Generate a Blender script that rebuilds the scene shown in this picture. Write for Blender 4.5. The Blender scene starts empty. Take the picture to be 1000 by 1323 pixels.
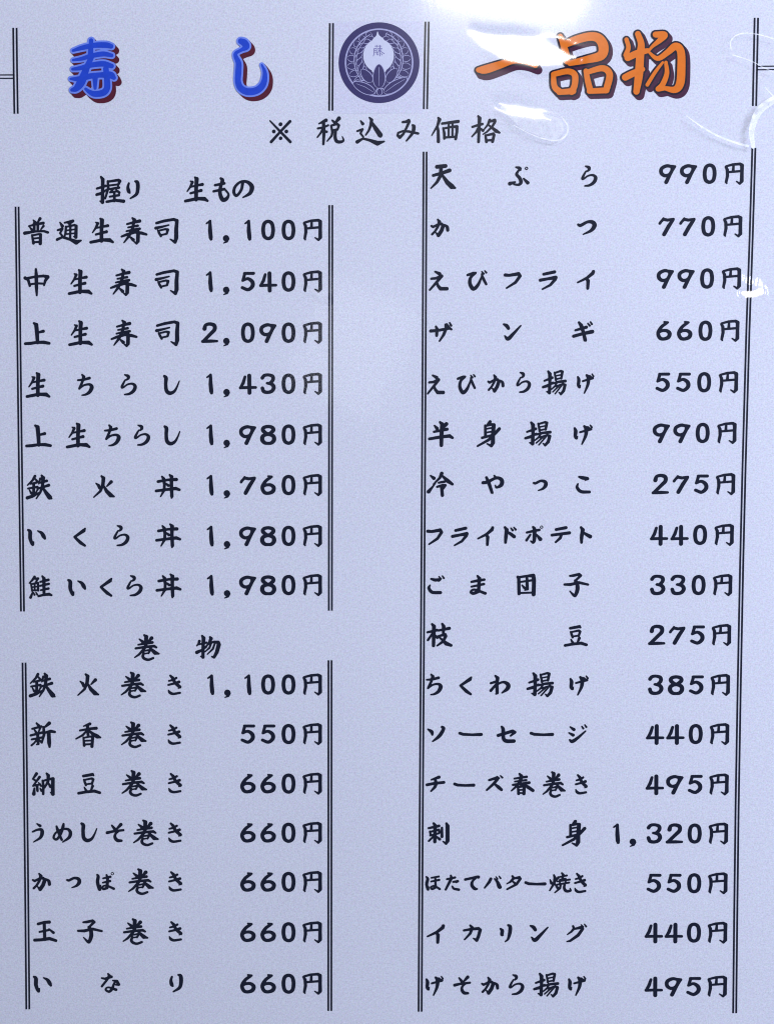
import bpy, math, random
import numpy as np
from mathutils import Vector, Matrix

random.seed(4)
rng = np.random.default_rng(7)
scene = bpy.context.scene
COL = scene.collection

# ------------------------------------------------------------------ camera
LENS, SENSOR, DIST = 30.0, 36.0, 0.331
cam_data = bpy.data.cameras.new('camera')
cam_data.sensor_fit = 'VERTICAL'
cam_data.sensor_height = SENSOR
cam_data.lens = LENS
cam_data.clip_start = 0.01
cam_data.clip_end = 50
cam = bpy.data.objects.new('camera', cam_data)
COL.objects.link(cam)
cam.rotation_euler = (math.radians(-2.36), math.radians(0.91), 0)
CR = cam.rotation_euler.to_matrix()
CDIR = CR @ Vector((0, 0, -1))
CPOS = -CDIR * DIST
cam.location = CPOS
scene.camera = cam
FPX = LENS / SENSOR * 1323.0

# ------------------------------------------------------------------ world: dim cool room light
world = bpy.data.worlds.new('World')
scene.world = world
world.use_nodes = True
bg = world.node_tree.nodes['Background']
bg.inputs['Color'].default_value = (0.70, 0.78, 1.05, 1)
bg.inputs['Strength'].default_value = 0.235

scene.view_settings.view_transform = 'Standard'
scene.view_settings.look = 'None'
scene.view_settings.exposure = 0.0
scene.view_settings.gamma = 1.0
scene.cycles.filter_width = 1.1


def P(px, py):
    """place on the sheet (metres) of a point measured on the photograph's 1000 x 1323 grid"""
    d = CR @ Vector(((px - 500.0) / FPX, -(py - 661.5) / FPX, -1.0))
    t = -CPOS.z / d.z
    return CPOS.x + d.x * t, CPOS.y + d.y * t


def PS(px, py):
    """metres per photograph pixel there"""
    a = P(px - 1, py); b = P(px + 1, py); c = P(px, py - 1); d = P(px, py + 1)
    return (math.hypot(b[0] - a[0], b[1] - a[1]) + math.hypot(d[0] - c[0], d[1] - c[1])) / 4


# ------------------------------------------------------------------ lamps (ceiling lamp and an added sheen panel, mirrored in the film)
def ceiling_lamp(name, px, py, length, width, height, rot, radiance, color):
    x, y = P(px, py)
    k = height / CPOS.z
    lx, ly = x + (x - CPOS.x) * k, y + (y - CPOS.y) * k
    ld = bpy.data.lights.new(name, 'AREA')
    ld.shape = 'RECTANGLE'
    ld.size, ld.size_y = length, width
    ld.energy = radiance * math.pi * length * width
    ld.color = color
    o = bpy.data.objects.new(name, ld)
    COL.objects.link(o)
    o.location = (lx, ly, height)
    o.rotation_euler = (0, 0, math.radians(rot))
    return o


LAMP = ceiling_lamp('ceiling_lamp', 655, -24, 0.34, 0.10, 1.7, -8, 92, (1.0, 0.98, 0.97))
PANEL = ceiling_lamp('sheen_panel_light', 458, 450, 0.24, 0.28, 1.75, -24, 2.3, (0.93, 0.96, 1.0))  # dim panel added to give the film its soft sheen
# added fill light from the right, outside the mirror direction of the sheet
fill = bpy.data.lights.new('fill_light', 'AREA')
fill.shape = 'RECTANGLE'; fill.size, fill.size_y = 0.5, 0.5
fill.energy = 23.3
fill.color = (0.715, 0.795, 1.045)
fo = bpy.data.objects.new('fill_light', fill); COL.objects.link(fo)
fo.location = (1.15, 0.46, 0.76)
fo.rotation_euler = (Vector((0, 0, 0)) - Vector(fo.location)).to_track_quat('-Z', 'Y').to_euler()


# ------------------------------------------------------------------ materials
def new_mat(name):
    m = bpy.data.materials.new(name)
    m.use_nodes = True
    return m, m.node_tree.nodes, m.node_tree.links


def ink(name, rgb, rough=0.55, var=0.25, spec=0.08, vscale=900):
    m, n, l = new_mat(name)
    b = n['Principled BSDF']
    b.inputs['Roughness'].default_value = rough
    b.inputs['Specular IOR Level'].default_value = spec
    tc = n.new('ShaderNodeTexCoord')
    nz = n.new('ShaderNodeTexNoise'); nz.inputs['Scale'].default_value = vscale; nz.inputs['Detail'].default_value = 3
    l.new(tc.outputs['Object'], nz.inputs['Vector'])
    mx = n.new('ShaderNodeMix'); mx.data_type = 'RGBA'
    mx.inputs[6].default_value = (*[c * (1 - var) for c in rgb], 1)
    mx.inputs[7].default_value = (*[min(1, c * (1 + var)) for c in rgb], 1)
    l.new(nz.outputs['Fac'], mx.inputs[0])
    l.new(mx.outputs[2], b.inputs['Base Color'])
    return m


def paper_material(name, rgb, grain=0.14):
    m, n, l = new_mat(name)
    b = n['Principled BSDF']
    b.inputs['Roughness'].default_value = 0.8
    b.inputs['Specular IOR Level'].default_value = 0.1
    tc = n.new('ShaderNodeTexCoord')
    a = n.new('ShaderNodeTexNoise'); a.inputs['Scale'].default_value = 1700; a.inputs['Detail'].default_value = 1.0
    c = n.new('ShaderNodeTexNoise'); c.inputs['Scale'].default_value = 750; c.inputs['Detail'].default_value = 2.0
    d = n.new('ShaderNodeTexNoise'); d.inputs['Scale'].default_value = 9; d.inputs['Detail'].default_value = 4.0
    for t in (a, c, d):
        l.new(tc.outputs['Object'], t.inputs['Vector'])

    def cent(out, amp):
        s = n.new('ShaderNodeMath'); s.operation = 'MULTIPLY_ADD'
        s.inputs[1].default_value = amp; s.inputs[2].default_value = -amp * 0.5
        l.new(out, s.inputs[0]); return s.outputs[0]
    s1 = n.new('ShaderNodeMath'); s1.operation = 'ADD'
    l.new(cent(a.outputs['Fac'], grain * 3.2), s1.inputs[0]); l.new(cent(c.outputs['Fac'], grain * 1.3), s1.inputs[1])
    s2 = n.new('ShaderNodeMath'); s2.operation = 'ADD'
    l.new(s1.outputs[0], s2.inputs[0]); l.new(cent(d.outputs['Fac'], 0.08), s2.inputs[1])
    s3 = n.new('ShaderNodeMath'); s3.operation = 'ADD'; s3.inputs[1].default_value = 1.0
    l.new(s2.outputs[0], s3.inputs[0])
    v = n.new('ShaderNodeVectorMath'); v.operation = 'SCALE'; v.inputs[0].default_value = rgb
    l.new(s3.outputs[0], v.inputs['Scale'])
    # slight colour speckle of the paper fibres
    e = n.new('ShaderNodeTexNoise'); e.inputs['Scale'].default_value = 1300; e.inputs['Detail'].default_value = 1.0
    l.new(tc.outputs['Object'], e.inputs['Vector'])
    sub = n.new('ShaderNodeVectorMath'); sub.operation = 'SUBTRACT'; sub.inputs[1].default_value = (0.5, 0.5, 0.5)
    l.new(e.outputs['Color'], sub.inputs[0])
    sc = n.new('ShaderNodeVectorMath'); sc.operation = 'SCALE'; sc.inputs['Scale'].default_value = grain * 1.1
    l.new(sub.outputs[0], sc.inputs[0])
    ad = n.new('ShaderNodeVectorMath'); ad.operation = 'ADD'
    l.new(v.outputs[0], ad.inputs[0]); l.new(sc.outputs[0], ad.inputs[1])
    l.new(ad.outputs[0], b.inputs['Base Color'])
    return m


M_PAPER = paper_material('white_paper', (0.80, 0.80, 0.86))
M_PATCH = paper_material('crest_paper', (0.765, 0.755, 0.86))
M_INK = ink('black_ink', (0.005, 0.008, 0.024))
M_LINE = ink('line_ink', (0.005, 0.008, 0.024))
M_BLUE = ink('blue_ink', (0.016, 0.072, 0.62), var=0.22, vscale=400)
M_BLUE_EDGE = ink('light_blue_ink', (0.20, 0.30, 0.92), var=0.2, vscale=300)
M_MAROON = ink('maroon_ink', (0.11, 0.010, 0.026), var=0.3)
M_ORANGE = ink('orange_ink', (0.90, 0.205, 0.010), var=0.14, vscale=400)
M_NAVY = ink('navy_ink', (0.010, 0.006, 0.022))
M_PLUM = ink('plum_ink', (0.070, 0.014, 0.045), var=0.3)
M_PURPLE = ink('purple_ink', (0.042, 0.033, 0.140), var=0.30, vscale=1100)
M_MAUVE = ink('mauve_ink', (0.20, 0.18, 0.42), var=0.2)
M_PALE = ink('pale_lilac_print', (0.72, 0.73, 0.86), var=0.05)
M_PALE2 = ink('lilac_line_print', (0.46, 0.45, 0.68), var=0.25)


def film_material():
    m, n, l = new_mat('clear_film')
    for x in list(n):
        if x.type != 'OUTPUT_MATERIAL':
            n.remove(x)
    out = [x for x in n if x.type == 'OUTPUT_MATERIAL'][0]
    tr = n.new('ShaderNodeBsdfTransparent')
    g1 = n.new('ShaderNodeBsdfGlossy'); g1.inputs['Roughness'].default_value = 0.07
    g2 = n.new('ShaderNodeBsdfGlossy'); g2.inputs['Roughness'].default_value = 0.27
    tc = n.new('ShaderNodeTexCoord')
    mp = n.new('ShaderNodeMapping'); mp.inputs['Scale'].default_value = (1.0, 0.22, 1.0)
    mp.inputs['Rotation'].default_value = (0, 0, 0.2)
    l.new(tc.outputs['Object'], mp.inputs['Vector'])
    nz = n.new('ShaderNodeTexNoise'); nz.inputs['Scale'].default_value = 260; nz.inputs['Detail'].default_value = 4
    l.new(mp.outputs[0], nz.inputs['Vector'])
    bp = n.new('ShaderNodeBump'); bp.inputs['Strength'].default_value = 0.5; bp.inputs['Distance'].default_value = 0.00006
    l.new(nz.outputs['Fac'], bp.inputs['Height'])
    l.new(bp.outputs[0], g1.inputs['Normal'])
    g3 = n.new('ShaderNodeBsdfGlossy'); g3.inputs['Roughness'].default_value = 0.14
    mh = n.new('ShaderNodeMixShader'); mh.inputs[0].default_value = 0.42
    l.new(g1.outputs[0], mh.inputs[1]); l.new(g3.outputs[0], mh.inputs[2])
    mg = n.new('ShaderNodeMixShader'); mg.inputs[0].default_value = 0.30
    l.new(mh.outputs[0], mg.inputs[1]); l.new(g2.outputs[0], mg.inputs[2])
    fr = n.new('ShaderNodeFresnel'); fr.inputs['IOR'].default_value = 1.5
    ge = n.new('ShaderNodeNewGeometry')            # seen from below the same film, not glass under water
    io = n.new('ShaderNodeMapRange'); io.inputs['To Min'].default_value = 1.5; io.inputs['To Max'].default_value = 1 / 1.5
    l.new(ge.outputs['Backfacing'], io.inputs[0]); l.new(io.outputs[0], fr.inputs['IOR'])
    mx = n.new('ShaderNodeMixShader')
    l.new(fr.outputs[0], mx.inputs[0]); l.new(tr.outputs[0], mx.inputs[1]); l.new(mg.outputs[0], mx.inputs[2])
    l.new(mx.outputs[0], out.inputs['Surface'])
    return m


def glare_streak_material(name, alpha):
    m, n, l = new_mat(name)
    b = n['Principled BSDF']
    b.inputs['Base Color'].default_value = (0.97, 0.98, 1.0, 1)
    b.inputs['Metallic'].default_value = 0.75       # pale colour stands in for glare, metallic to catch the lamps
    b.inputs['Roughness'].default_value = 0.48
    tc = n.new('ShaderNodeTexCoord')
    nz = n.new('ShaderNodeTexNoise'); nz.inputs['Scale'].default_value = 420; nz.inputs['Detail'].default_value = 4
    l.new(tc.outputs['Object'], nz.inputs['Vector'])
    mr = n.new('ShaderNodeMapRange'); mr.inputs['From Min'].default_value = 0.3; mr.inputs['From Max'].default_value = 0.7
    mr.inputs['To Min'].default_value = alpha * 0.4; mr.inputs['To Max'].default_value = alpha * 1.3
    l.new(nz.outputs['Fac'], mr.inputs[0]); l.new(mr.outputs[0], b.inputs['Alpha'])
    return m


M_FILM = film_material()
M_GLARE = glare_streak_material('film_glare_streak', 0.75)
M_GLARE_VERY_FAINT = glare_streak_material('very_faint_glare_streak', 0.16)
M_GLARE_FAINT = glare_streak_material('faint_glare_streak', 0.40)

# ------------------------------------------------------------------ the print engine: brush strokes -> outlines -> flat meshes
def parse(spec):
    out = []
    for st in spec.split(';'):
        st = st.strip()
        if not st:
            continue
        smooth = st.startswith('s ')
        if smooth:
            st = st[2:]
        pts, w = [], 10.0
        for p in st.split(','):
            v = [float(q) for q in p.split()]
            if len(v) > 2:
                w = v[2]
            pts.append((v[0], v[1], w))
        out.append((smooth, np.array(pts)))
    return out


def catmull(p, n=6):
    if len(p) < 3:
        return p
    closed = np.allclose(p[0, :2], p[-1, :2])
    q = np.vstack([p[-2] if closed else 2 * p[0] - p[1], p, p[1] if closed else 2 * p[-1] - p[-2]])
    out = []
    for i in range(1, len(q) - 2):
        a, b, c, d = q[i - 1], q[i], q[i + 1], q[i + 2]
        for k in range(n):
            t = k / n
            out.append(0.5 * ((2 * b) + (-a + c) * t + (2 * a - 5 * b + 4 * c - d) * t * t + (-a + 3 * b - 3 * c + d) * t ** 3))
    out.append(p[-1])
    out = np.array(out)
    out[:, 2] = np.maximum(out[:, 2], 0.5)
    return out


def field_fn(strokes):
    segs = []
    for smooth, p in strokes:
        if smooth:
            p = catmull(p)
        if len(p) == 1:
            segs.append((p[0], p[0]))
        for a, b in zip(p[:-1], p[1:]):
            segs.append((a, b))

    def f(X, Y):
        best = np.full(X.shape, 1e9)
        for a, b in segs:
            dx, dy = b[0] - a[0], b[1] - a[1]
            L = dx * dx + dy * dy
            t = np.clip(((X - a[0]) * dx + (Y - a[1]) * dy) / L, 0, 1) if L > 0 else 0.0
            d = np.hypot(X - a[0] - t * dx, Y - a[1] - t * dy) - 0.5 * (a[2] + t * (b[2] - a[2]))
            best = np.minimum(best, d)
        return best
    allp = np.vstack([p for _, p in strokes])
    r = allp[:, 2].max() * 0.5
    bb = (allp[:, 0].min() - r, allp[:, 1].min() - r, allp[:, 0].max() + r, allp[:, 1].max() + r)
    return f, bb


def contour_mesh(name, f, bb, step, tx, mat):
    """fill f < 0 with faces; tx maps (x, y) arrays to metres on the sheet"""
    x0, y0, x1, y1 = bb[0] - 2 * step, bb[1] - 2 * step, bb[2] + 2 * step, bb[3] + 2 * step
    nx = int(math.ceil((x1 - x0) / step)) + 1
    ny = int(math.ceil((y1 - y0) / step)) + 1
    xs = x0 + step * np.arange(nx); ys = y0 + step * np.arange(ny)
    X, Y = np.meshgrid(xs, ys)
    F = f(X, Y)
    F = np.where(np.abs(F) < 1e-6, 1e-6, F)
    I = F < 0
    verts, faces, index = [], [], {}

    def vid(key, x, y):
        i = index.get(key)
        if i is None:
            i = index[key] = len(verts)
            verts.append((x, y))
        return i

    def corner(i, j):
        return vid(('c', i, j), xs[i], ys[j])

    def cut(i, j, k, m):
        a, b = F[j, i], F[m, k]
        t = a / (a - b)
        key = ('e',) + tuple(sorted([(i, j), (k, m)]))
        return vid(key, xs[i] + t * (xs[k] - xs[i]), ys[j] + t * (ys[m] - ys[j]))
    S = I[:-1, :-1].astype(int) + I[:-1, 1:] + I[1:, 1:] + I[1:, :-1]
    for j in range(ny - 1):
        row = S[j]
        if not row.any():
            continue
        i = 0
        while i < nx - 1:
            s = row[i]
            if s == 0:
                i += 1; continue
            if s == 4:
                k = i
                while k < nx - 1 and row[k] == 4:
                    k += 1
                faces.append((corner(i, j), corner(k, j), corner(k, j + 1), corner(i, j + 1)))
                i = k; continue
            cs = [(i, j), (i + 1, j), (i + 1, j + 1), (i, j + 1)]
            poly = []
            for q in range(4):
                a, b = cs[q], cs[(q + 1) % 4]
                ia, ib = I[a[1], a[0]], I[b[1], b[0]]
                if ia:
                    poly.append(corner(*a))
                if ia != ib:
                    poly.append(cut(a[0], a[1], b[0], b[1]))
            if len(poly) >= 3:
                faces.append(tuple(poly))
            i += 1
    v = np.array(verts)
    mx, my = tx(v[:, 0], v[:, 1])
    me = bpy.data.meshes.new(name)
    me.from_pydata([(float(a), float(b), 0.0) for a, b in zip(mx, my)], [], [fc[::-1] for fc in faces])
    me.materials.append(mat)
    me.update()
    return me


def link(name, data, parent=None, loc=(0, 0, 0)):
    o = bpy.data.objects.new(name, data)
    COL.objects.link(o)
    o.location = loc
    if parent is not None:
        o.parent = parent
    return o


# ------------------------------------------------------------------ glyph drawings (brush lettering); region = (x0, y0, scale)
RG = {'a': (25, 275, 4.651), 'b': (25, 410, 4.651), 'c': (25, 540, 4.651), 'd': (25, 670, 4.651), 'e': (30, 865, 4.651),
      'f': (30, 993, 4.651), 'g': (30, 1120, 4.651), 'h': (30, 1230, 4.651),
      'A': (545, 200, 4.1667), 'B': (545, 335, 4.1667), 'C': (545, 470, 4.1667), 'D': (545, 600, 4.1667), 'E': (545, 730, 4.1667),
      'F': (545, 860, 4.1667), 'G': (545, 990, 4.1667), 'H': (545, 1115, 4.545), 'I': (545, 1245, 4.545),
      'T': (340, 145, 6.25), 'U': (495, 145, 6.25), 'V': (110, 220, 4.348), 'W': (165, 815, 7.692),
      'p': (250, 275, 5.263), 'q': (250, 400, 5.263), 'r': (250, 540, 5.263)}
GL = {
 '普': ('a', 110, "86 44 5,98 58 13; 128 36 13,112 60 7; 60 80 8,100 70 10,148 62 12; 92 64 12,92 112 11; 115 62 12,113 110 11; 64 86 5,78 102 12; 148 80 11,132 100 6; 34 122 14,100 112 9,150 110 10,174 118 11; 78 134 9,86 182 12; 78 136 9,118 128 9,130 130 12,127 184 14; 88 154 8,122 150 8; 88 176 9,124 174 9"),
 '通': ('a', 110, "248 58 6,262 80 14; 234 104 9,262 96 11,248 122 9,262 140 9; 230 160 12,262 146 10,310 160 12,345 176 20,374 166 8; 276 60 8,326 50 13,308 66 8; 298 64 7,314 76 10; 284 84 10,281 120 10,272 152 7; 284 85 8,336 74 10,346 80 13,343 146 14,330 142 5; 311 80 10,309 150 10; 285 106 7,342 99 7; 283 128 7,342 122 7"),
 '生': ('a', 110, "462 58 6,474 64 12,462 90 10,442 118 6; 462 92 8,500 84 9,534 78 13; 490 36 9,500 46 17,496 100 15,495 168 15; 462 130 10,500 120 10,526 114 13; 430 176 12,462 170 13,500 162 13,545 164 16,564 176 10"),
 '寿': ('a', 110, "684 32 8,696 44 15,692 60 12,684 96 13,662 140 12,632 178 6; 652 68 9,690 58 11,728 50 14; 658 88 8,716 78 11; 648 110 8,690 101 10,728 96 11; 618 142 9,650 130 12,700 116 12,740 122 13,768 130 10; 716 100 11,718 120 15,716 170 15,708 184 10,690 170 5; 668 144 7,688 162 14"),
 '司': ('a', 110, "826 62 11,870 50 12,930 40 12,950 48 14,945 100 16,945 150 17,938 176 13,908 158 5; 822 92 13,860 84 10,900 74 7; 834 106 8,842 122 11,852 140 10; 836 108 8,880 98 9,894 102 12,888 124 10; 850 134 8,888 126 9"),
 '中': ('a', 419, "104 340 10,106 380 15,106 450 14,107 496 8; 38 392 14,56 402 12,66 438 11; 42 396 12,100 384 10,150 380 12,175 386 15,160 408 12,152 436 8; 66 430 9,110 424 9,156 426 9"),
 '上': ('b', 98, "92 36 10,106 46 17,110 100 16,112 152 14; 114 92 9,148 84 13; 38 158 12,70 156 13,110 150 12,150 150 14,182 156 12"),
 'ち': ('b', 410, "384 346 8,394 358 13,384 390 11,366 428 10; 358 378 8,390 376 11,428 366 12; s 368 426 9,396 408 9,428 404 11,441 420 16,428 448 14,404 464 10,382 468 6"),
 'ら': ('b', 410, "s 636 346 6,656 354 13,658 366 12,648 376 8; s 640 376 7,630 392 9,618 418 11,626 422 8,652 404 8,682 400 10,698 416 14,688 442 14,662 460 11,634 464 7"),
 'し': ('b', 410, "s 872 354 11,882 366 15,880 400 14,884 440 15,904 456 15,930 446 12,948 418 8,962 384 5"),
 '鉄': ('c', 415, "98 350 12,84 374 10,52 404 6; 94 360 6,112 382 11; 70 396 8,108 388 10; 56 424 9,112 414 10; 90 394 12,88 462 12; 64 434 6,74 452 11; 114 428 9,102 448 6; 50 480 14,86 468 13,122 448 7; 130 364 10,120 396 6; 126 390 8,168 378 12; 112 424 9,150 414 10,180 404 13; 138 346 9,148 360 15,142 410 13,128 448 10,104 484 6; 142 416 9,164 450 15,184 476 20,196 484 8"),
 '火': ('c', 415, "498 350 9,510 362 15,506 400 14,490 440 11,450 476 6; 508 404 8,528 440 15,552 464 18,572 472 8; 464 392 5,480 406 13,484 422 10; 556 384 14,530 410 7"),
 '丼': ('c', 415, "838 382 12,896 372 11,948 370 14; 826 438 12,890 430 12,944 424 14,966 432 11; 862 352 8,872 366 14,876 400 12,874 434 12,852 472 6; 908 342 8,920 354 15,918 400 14,920 470 14,918 480 8; 884 394 8,900 406 12"),
 'い': ('d', 107, "s 58 68 9,70 80 15,70 120 15,84 156 12,90 140 6; s 116 74 6,138 86 13,150 104 16,158 120 10"),
 'く': ('d', 107, "398 60 8,390 72 15,358 94 12,335 110 11,346 122 12,372 146 14,396 162 10"),
 '鮭': ('d', 408, "98 350 11,84 370 10,66 388 6; 92 362 8,118 360 11,104 384 7; 76 392 8,82 434 9; 78 394 8,118 386 10,118 432 10; 98 390 8,97 430 8; 84 412 7,116 408 7; 84 432 8,116 430 8; 84 446 8,72 474 12; 90 444 5,96 458 9; 104 442 5,112 456 9; 132 380 9,150 376 10,180 368 12; 144 346 8,154 360 14,153 456 12; 130 404 9,182 392 11; 134 430 8,180 420 11; 120 466 10,150 458 11,184 454 13,198 460 9"),
 '巻': ('e', 93, "652 18 9,664 28 16,660 84 14,644 108 12,620 134 10,594 152 6; 622 42 6,642 58 13; 696 36 15,672 62 7; 616 76 8,658 68 11,700 62 12; 600 98 10,650 90 11,710 84 12,724 92 9; 680 90 8,698 108 13,716 124 17,738 130 8; 646 114 7,678 108 9,684 112 10,676 128 8; 650 130 7,674 126 7; s 648 126 10,642 146 12,652 160 12,676 166 11,704 156 10"),
 'き': ('e', 93, "888 36 9,902 50 13,916 80 13,944 104 14,936 112 6; 880 68 8,904 62 10,924 50 10; 876 92 9,908 84 10,940 74 12; s 876 124 5,884 138 12,904 146 11,944 140 10"),
 '新': ('e', 392, "86 322 8,100 338 13; 60 356 9,114 342 11; 72 360 6,82 376 11; 108 350 10,96 378 6; 50 396 10,120 378 11; 56 420 9,116 408 10; 92 386 13,94 446 12,84 452 5; 88 420 9,70 442 8,54 456 9; 100 422 7,114 436 11; 162 322 15,140 342 10,128 346 7; 128 346 11,130 390 12,116 440 8; 132 380 10,170 370 13,194 374 11; 158 376 15,160 440 16,162 464 10"),
 '香': ('e', 392, "406 326 13,368 340 6; 346 366 9,400 356 11,444 352 13; 392 336 13,394 392 12; 392 362 9,362 394 10,322 416 7; 398 364 7,424 388 15,450 402 17,468 408 8; 366 408 8,370 456 12; 368 410 8,408 402 9,422 406 12,416 462 13; 374 428 8,414 426 8; 372 450 9,414 448 9"),
 '納': ('f', 88, "86 30 13,64 62 8,84 74 10; 104 50 12,84 78 9,64 104 8,108 94 9; 98 84 6,112 104 9; 88 100 12,90 132 11; 72 118 8,68 152 15; 90 128 9,92 138 6; 106 118 6,114 132 11; 122 72 10,126 100 11,124 152 11; 122 74 9,160 62 10,184 60 14,182 110 15,182 152 15,168 142 5; 146 28 9,156 40 14,154 76 12,134 114 7; 154 82 8,168 108 12"),
 '豆': ('f', 88, "366 44 12,420 34 13,426 40 8; 368 66 8,374 82 11,380 100 9; 368 68 8,416 58 10,424 64 11,416 92 9; 380 94 8,418 88 9; 370 112 6,382 134 12; 420 104 12,408 134 8; 336 148 12,380 140 12,430 134 13,462 144 12"),
 'う': ('f', 385, "88 330 6,106 342 13; s 62 378 8,90 366 10,114 366 13,118 386 15,106 414 12,66 440 5"),
 'め': ('f', 385, "206 346 9,212 366 13,224 400 11,236 426 11; s 248 330 9,244 350 13,230 392 11,206 424 11,188 414 10,200 386 9,236 364 9,272 362 11,288 382 14,280 412 13,242 440 6"),
 'そ': ('f', 385, "534 340 8,550 360 13; 588 334 14,560 364 8; 506 384 13,540 376 11,602 368 10; s 580 370 8,556 390 10,552 412 13,566 430 14,590 432 11"),
 'か': ('g', 88, "62 78 9,72 84 11,100 70 10,124 66 11,132 80 15,122 108 15,104 134 15,90 120 6; 100 40 8,110 54 14,100 84 11,84 110 10,66 128 10; s 138 70 6,156 84 13,160 104 13"),
 'っ': ('g', 88, "s 268 78 9,280 80 11,310 66 11,336 72 14,340 92 15,324 112 11,296 124 5"),
 'ぱ': ('g', 88, "s 450 46 8,456 58 13,452 92 14,464 136 13,470 110 5; 486 68 8,528 58 11; 484 94 8,526 84 11; 506 48 9,512 70 12,508 124 13; s 508 126 12,486 132 11,482 118 8,506 112 9,548 130 11; s 541 31 2,549 39 2,541 47 2,533 39 2,541 31 2"),
 '玉': ('g', 388, "94 342 12,130 332 12,160 330 14; 130 338 13,132 436 13; 102 390 9,130 384 10,158 378 10; 158 372 7,184 394 12; 72 440 13,110 438 13,160 430 14,198 442 12"),
 '子': ('g', 388, "366 332 9,386 330 12,420 322 12,430 330 12,396 364 9; s 396 358 8,408 374 14,412 410 16,402 444 14,392 450 12,366 424 5; 334 384 10,370 384 13,420 372 12,474 384 10"),
 'な': ('h', 187, "478 156 8,496 160 10,536 148 12; 516 130 8,524 142 13,508 168 10,478 206 10; 544 170 7,568 174 12,578 194 13,562 196 8; s 556 180 9,548 196 10,538 222 12,520 238 11,500 226 9,516 212 8,562 226 12"),
 'り': ('h', 187, "s 896 148 9,890 170 12,894 194 15,902 206 6; s 934 136 8,948 144 15,950 180 15,940 214 13,904 238 7"),
 '天': ('A', 118, "84 64 14,130 60 14; 64 110 11,110 98 12,152 84 14; 106 70 13,104 110 13,84 146 11,52 178 6; 112 108 9,140 148 16,164 170 19,182 178 8"),
 'ぷ': ('A', 118, "s 504 66 6,524 72 12,528 82 8; s 520 82 8,508 104 11,524 124 12,532 146 13,520 160 10,494 158 7; 472 154 14,500 146 7; 546 128 7,568 150 13; s 561 66 3,568 73 3,561 80 3,554 73 3,561 66 3"),
 'つ': ('A', 392, "s 842 376 9,856 380 12,892 362 11,920 364 14,930 382 16,912 408 12,870 428 5"),
 'え': ('B', 108, "74 66 7,98 78 13; 54 104 9,78 102 10,110 90 12,92 112 11,46 164 8; 82 122 9,90 142 11,104 158 13,138 158 13"),
 'び': ('B', 108, "246 84 10,276 74 10,290 72 7; s 288 74 9,262 98 11,258 130 13,276 158 14,300 140 12,320 96 7,322 78 6; 322 82 7,332 108 11,346 134 9; 322 66 5,332 78 8; 338 62 5,346 72 8"),
 'フ': ('B', 108, "448 84 12,470 86 11,520 78 13,528 90 12,504 124 11,456 154 7"),
 'ラ': ('B', 108, "654 80 11,712 68 12; 636 112 12,680 104 11,718 98 14,716 108 12,690 138 10,648 160 7"),
 'イ': ('B', 108, "922 66 12,918 76 13,888 100 11,838 124 7; 884 102 10,894 116 13,892 156 11"),
 'ザ': ('B', 392, "46 386 12,80 384 11,148 372 10,158 378 8; 74 362 8,80 376 12,78 410 11,80 414 6; 126 352 9,130 370 12,116 406 11,94 440 7; 132 348 6,142 362 9; 148 342 6,156 358 9"),
 'ン': ('B', 392, "s 440 350 7,456 358 13,466 372 12; s 446 412 5,464 428 14,490 404 12,532 358 6"),
 'ギ': ('B', 392, "826 382 9,884 366 12; 816 414 12,860 402 12,916 390 14; 844 340 9,856 356 14,868 392 12,878 434 13,882 440 6; 892 346 6,902 358 8; 906 338 6,914 350 8"),
 '揚': ('C', 379, "588 316 9,598 330 14,598 380 12,596 430 13,580 424 5; 566 366 8,612 350 11; 558 400 10,586 392 12,616 374 6; 626 322 8,634 362 9; 628 324 8,662 314 9,672 318 11,666 354 9; 634 340 6,664 334 6; 634 358 7,664 352 7; 610 382 8,650 372 10,690 368 11; 642 372 8,630 394 8,608 412 6; 634 396 7,676 384 9,688 390 12,680 420 12,664 438 10,652 428 4; 650 396 7,616 426 6; 668 392 7,630 436 6"),
 'げ': ('C', 379, "s 822 346 8,828 362 13,826 390 12,834 402 8,838 390 4; 852 368 8,910 352 10; s 874 336 9,884 350 14,882 386 12,862 432 6; 892 338 5,902 348 8; 906 330 5,914 342 8"),
 '半': ('C', 379, "68 332 6,82 348 13; 132 324 14,110 352 7; 66 366 9,136 352 12; 42 404 11,100 394 12,150 388 13,166 398 10; 98 314 9,110 326 15,106 390 14,106 438 13,104 444 6"),
 '身': ('C', 379, "368 312 12,354 328 8; 342 332 9,344 392 11; 344 334 9,378 326 10,388 330 14,384 380 14,384 424 15,376 442 11,352 430 5; 348 350 7,382 344 7; 348 370 7,382 364 7; 326 398 10,350 392 10,384 382 8; 418 350 12,398 372 12,360 410 11,302 442 8"),
 '冷': ('D', 108, "46 60 6,64 74 13; 36 146 14,56 122 8,72 100 6; 106 48 13,96 72 10,62 106 6; 108 60 8,138 88 15,164 106 10; 90 98 8,122 92 10; 82 120 9,112 112 11,126 112 10,112 134 8; 106 120 12,110 166 12"),
 'や': ('D', 108, "s 328 98 12,352 94 12,400 72 11,428 84 14,426 110 14,400 124 8,394 112 5; 388 60 7,400 74 10; 346 70 10,358 96 13,376 150 11,380 154 6"),
 'こ': ('D', 108, "s 846 66 8,866 72 13,892 76 11,880 84 6; s 840 104 6,836 124 11,858 146 12,902 148 11"),
 'ド': ('D', 383, "448 338 9,458 352 14,454 390 13,452 420 10; 460 362 8,480 374 12,498 388 13; 480 342 5,490 354 9; 496 338 5,506 350 9"),
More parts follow.
